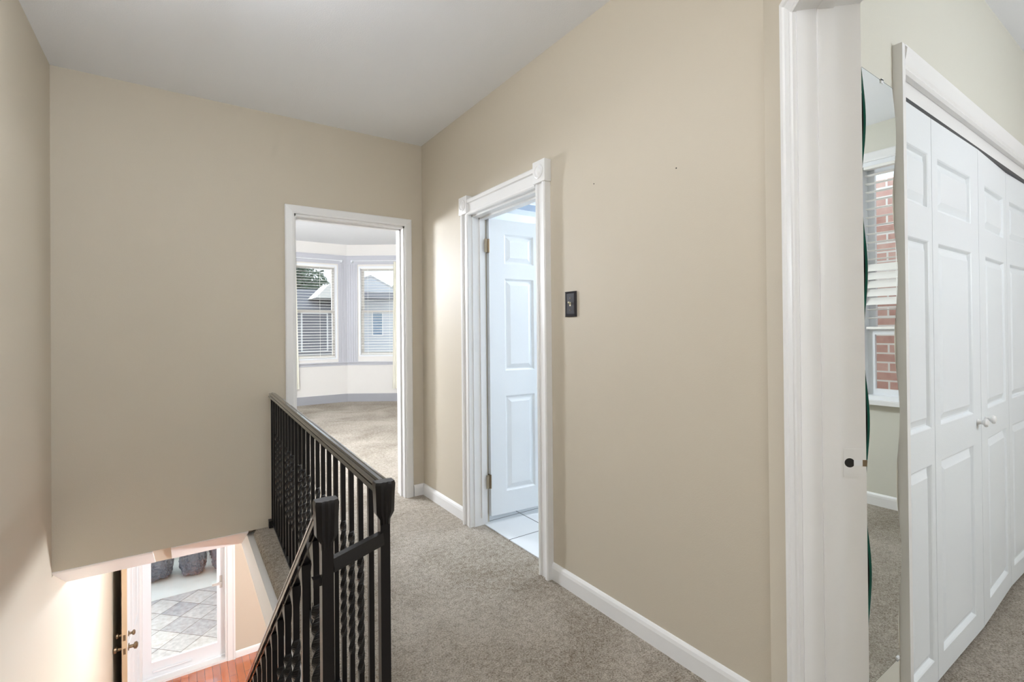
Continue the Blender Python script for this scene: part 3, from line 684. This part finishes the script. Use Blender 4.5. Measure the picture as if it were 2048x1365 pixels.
# neighbour's brick wall across the alley
o = boxes('brick_house', M['brick'], [((5.2, -5, -4), (9.5, 6, 2.62))]); tag(o, 'red brick neighbouring house outside the mirrored window', 'building')

# houses and trees across the street
def house(x, y, w, d, zb, ze, zr, rgb_w, rgb_r, label, ridge='y', wins=(), dormer=None, pane=(96, 128, 156)):
    r = empty('house', (x, y, zb)); tag(r, label, 'house')
    MB().box((x-w/2, y, zb), (x+w/2, y+d, ze)).build('wall', mat('siding', rgb_w, .7), r)
    b = MB()
    if ridge == 'y': b.prism([(-w/2-.3, ze), (0, zr), (w/2+.3, ze)], (x, y-.25, 0), (1, 0, 0), (0, 0, 1), (0, 1, 0), d+.5)
    else: b.prism([(-.4, ze), (d/2, zr), (d+.4, ze)], (x-w/2-.3, y, 0), (0, 1, 0), (0, 0, 1), (1, 0, 0), w+.6)
    b.build('roof', mat('roofing', rgb_r, .8), r)
    if ridge == 'y': MB().prism([(-w/2, ze+.02), (0, zr-.2), (w/2, ze+.02)], (x, y-.3, 0), (1, 0, 0), (0, 0, 1), (0, 1, 0), .06).build('gable', mat('gable_siding', rgb_w, .7), r)
    for wx, wz, ww, wh in wins:
        f = MB(); f.box((x+wx-ww/2-.1, y-.06, wz-.1), (x+wx+ww/2+.1, y-.002, wz+wh+.1)); fo = f.build('window', mat('window_trim', (225, 225, 225), .6), r)
        MB().box((x+wx-ww/2, y-.09, wz), (x+wx+ww/2, y-.06, wz+wh)).build('pane', mat('pane', pane, .3), fo)
    if dormer:
        dx, dz, dw, dh = dormer
        MB().prism([(-dw/2, dz), (0, dz+dh), (dw/2, dz)], (x+dx, y-.6, 0), (1, 0, 0), (0, 0, 1), (0, 1, 0), 2.5).build('dormer', mat('dormer_paint', (225, 222, 216), .7), r)
    return r
def tree(x, y, zb, h, rad, seed, label):
    rnd = random.Random(seed); r = empty('tree', (x, y, zb)); tag(r, label, 'tree', 'trees across the street')
    MB().cyl((x, y, zb), (x, y, zb+h*.6), .22, .12).build('trunk', mat('bark', (84, 72, 60), .9), r)
    b = MB()
    blobs = [(Vector((x+rnd.uniform(-.6, .6)*rad, y+rnd.uniform(-.6, .6)*rad, zb+h*.65+rnd.uniform(-.4, .5)*rad)), rad*rnd.uniform(.4, .62)) for _ in range(16)]
    for c, q in blobs:
        for _ in range(420):
            d = Vector((rnd.gauss(0, 1), rnd.gauss(0, 1), rnd.gauss(0, 1))).normalized()
            p = c+d*q*rnd.uniform(.7, 1.05); u = Vector((rnd.gauss(0, 1), rnd.gauss(0, 1), rnd.gauss(0, 1))).normalized(); w_ = u.orthogonal().normalized(); s = rnd.uniform(.2, .38)
            b.quad(p-u*s, p+w_*s*.5, p+u*s, p-w_*s*.5)
    b.build('foliage', mat('leaves', (74, 98, 66), .7, rgb2=(52, 74, 56), var=.2, vscale=1), r)
ha = house(11.75, 36, 5.0, 9, -4, 4.1, 5.5, (196, 200, 206), (176, 176, 178), 'white gabled house with a tall blue window across the street', wins=[(.55, 1.07, .67, 1.64), (-1.6, 1.07, .67, 1.64)])
MB().prism([(-1.3, 3.7), (-.3, 4.25), (0, 4.25), (0, 3.7)], (9.4, 36, 0), (0, 1, 0), (0, 0, 1), (1, 0, 0), 4.1).build('porch_roof', mat('dark_shingle', (104, 104, 112), .8), ha)
house(5.3, 34, 6.6, 9, -4, 2.8, 4.5, (126, 126, 132), (104, 104, 112), 'grey house with a dark roof and pale dormer across the street', ridge='x', wins=[(-1.2, .1, 1.3, 2.2), (2.1, .1, 1.5, 2.4)], dormer=(2.95, 3.55, 1.8, .95), pane=(92, 94, 104))
house(20.5, 38, 8, 9, -4, 2.4, 4.4, (168, 166, 164), (96, 98, 106), 'far house with a dark slate roof right of the white one', ridge='x')
for i, (x, y, h, rad) in enumerate(((-2.5, 53, 13, 4.0), (9.9, 54, 13.8, 4.6), (19.8, 54, 10.5, 3.8), (30, 56, 12, 4))):
    tree(x, y, -4, h, rad, 11+i, ('dark green tree rising left of the grey house roof', 'dark green tree directly behind the grey house roof', 'green tree behind the white gabled house', 'green tree far right behind the slate roof')[i])

# ------------------------------------------------------------------ fill lamps added out of view to brighten the rooms
def fill_globe(x, y, z, drop, rad, strength, rgb, label):
    """added fill light: glowing globe on a short stem under the ceiling"""
    r = empty('fill_light', (x, y, z)); tag(r, label, 'added fill light')
    MB().lathe((x, y, z), (0, 0, -1), [(.06, 0), (.06, .012), (.035, .03), (.008, .035), (.008, drop-rad*.9), (.04, drop-rad*.93), (.04, drop-rad*.8)], seg=24).build('stem', M['vinylw'], r, smooth=True)
    MB().lathe((x, y, z-drop), (0, 0, 1), [(rad*math.sin(a), -rad*math.cos(a)) for a in [PI*i/16 for i in range(0, 16)]], seg=28).build('glow_globe', emis('fill_lamp_glow', rgb, strength), r, smooth=True)
CW = (238, 245, 255)
fill_globe(-.25, -.75, ZC, .98, .15, FILL_LAMP['hall'], CW, 'added fill globe for the landing, behind the viewer')
fill_globe(.0, 1.6, ZC, .26, .11, FILL_LAMP['stair'], CW, 'added fill globe over the stairwell, out of view')
fill_globe(.3, 5.3, 2.93, .95, .17, FILL_LAMP['bed'], CW, 'added fill globe for the bay bedroom, out of view')
fill_globe(3.3, 2.42, BCZ, .45, .10, FILL_LAMP['bath'], CW, 'added fill globe for the bathroom, out of view')
fill_globe(2.6, -1.3, ZC, .95, .16, FILL_LAMP['room'], CW, 'added fill globe for the closet room, out of view')
fill_globe(.15, 5.2, -.235, .20, .10, FILL_LAMP['low'], CW, 'added fill globe for the lower hall, out of view')
# unseen floor-lamp shape, added to brighten the wall along the lower stairs
LX, LY = 1.9, 4.2
r = empty('fill_floor_lamp', (LX, LY, ZL)); tag(r, 'added unseen fill light in the lower room', 'floor lamp')
MB().lathe((LX, LY, ZL), (0, 0, 1), [(.15, 0), (.15, .02), (.03, .035), (.012, .05), (.012, 1.88)], seg=20).build('stand', M['iron'], r, smooth=True)
MB().lathe((LX, LY, ZL+1.98), (0, 0, 1), [(.02, -.12), (.09, -.08), (.12, 0), (.09, .08), (.02, .12)], seg=24).build('glow_globe', emis('fill_globe_glow', CW, FILL_LAMP['stand']), r, smooth=True)
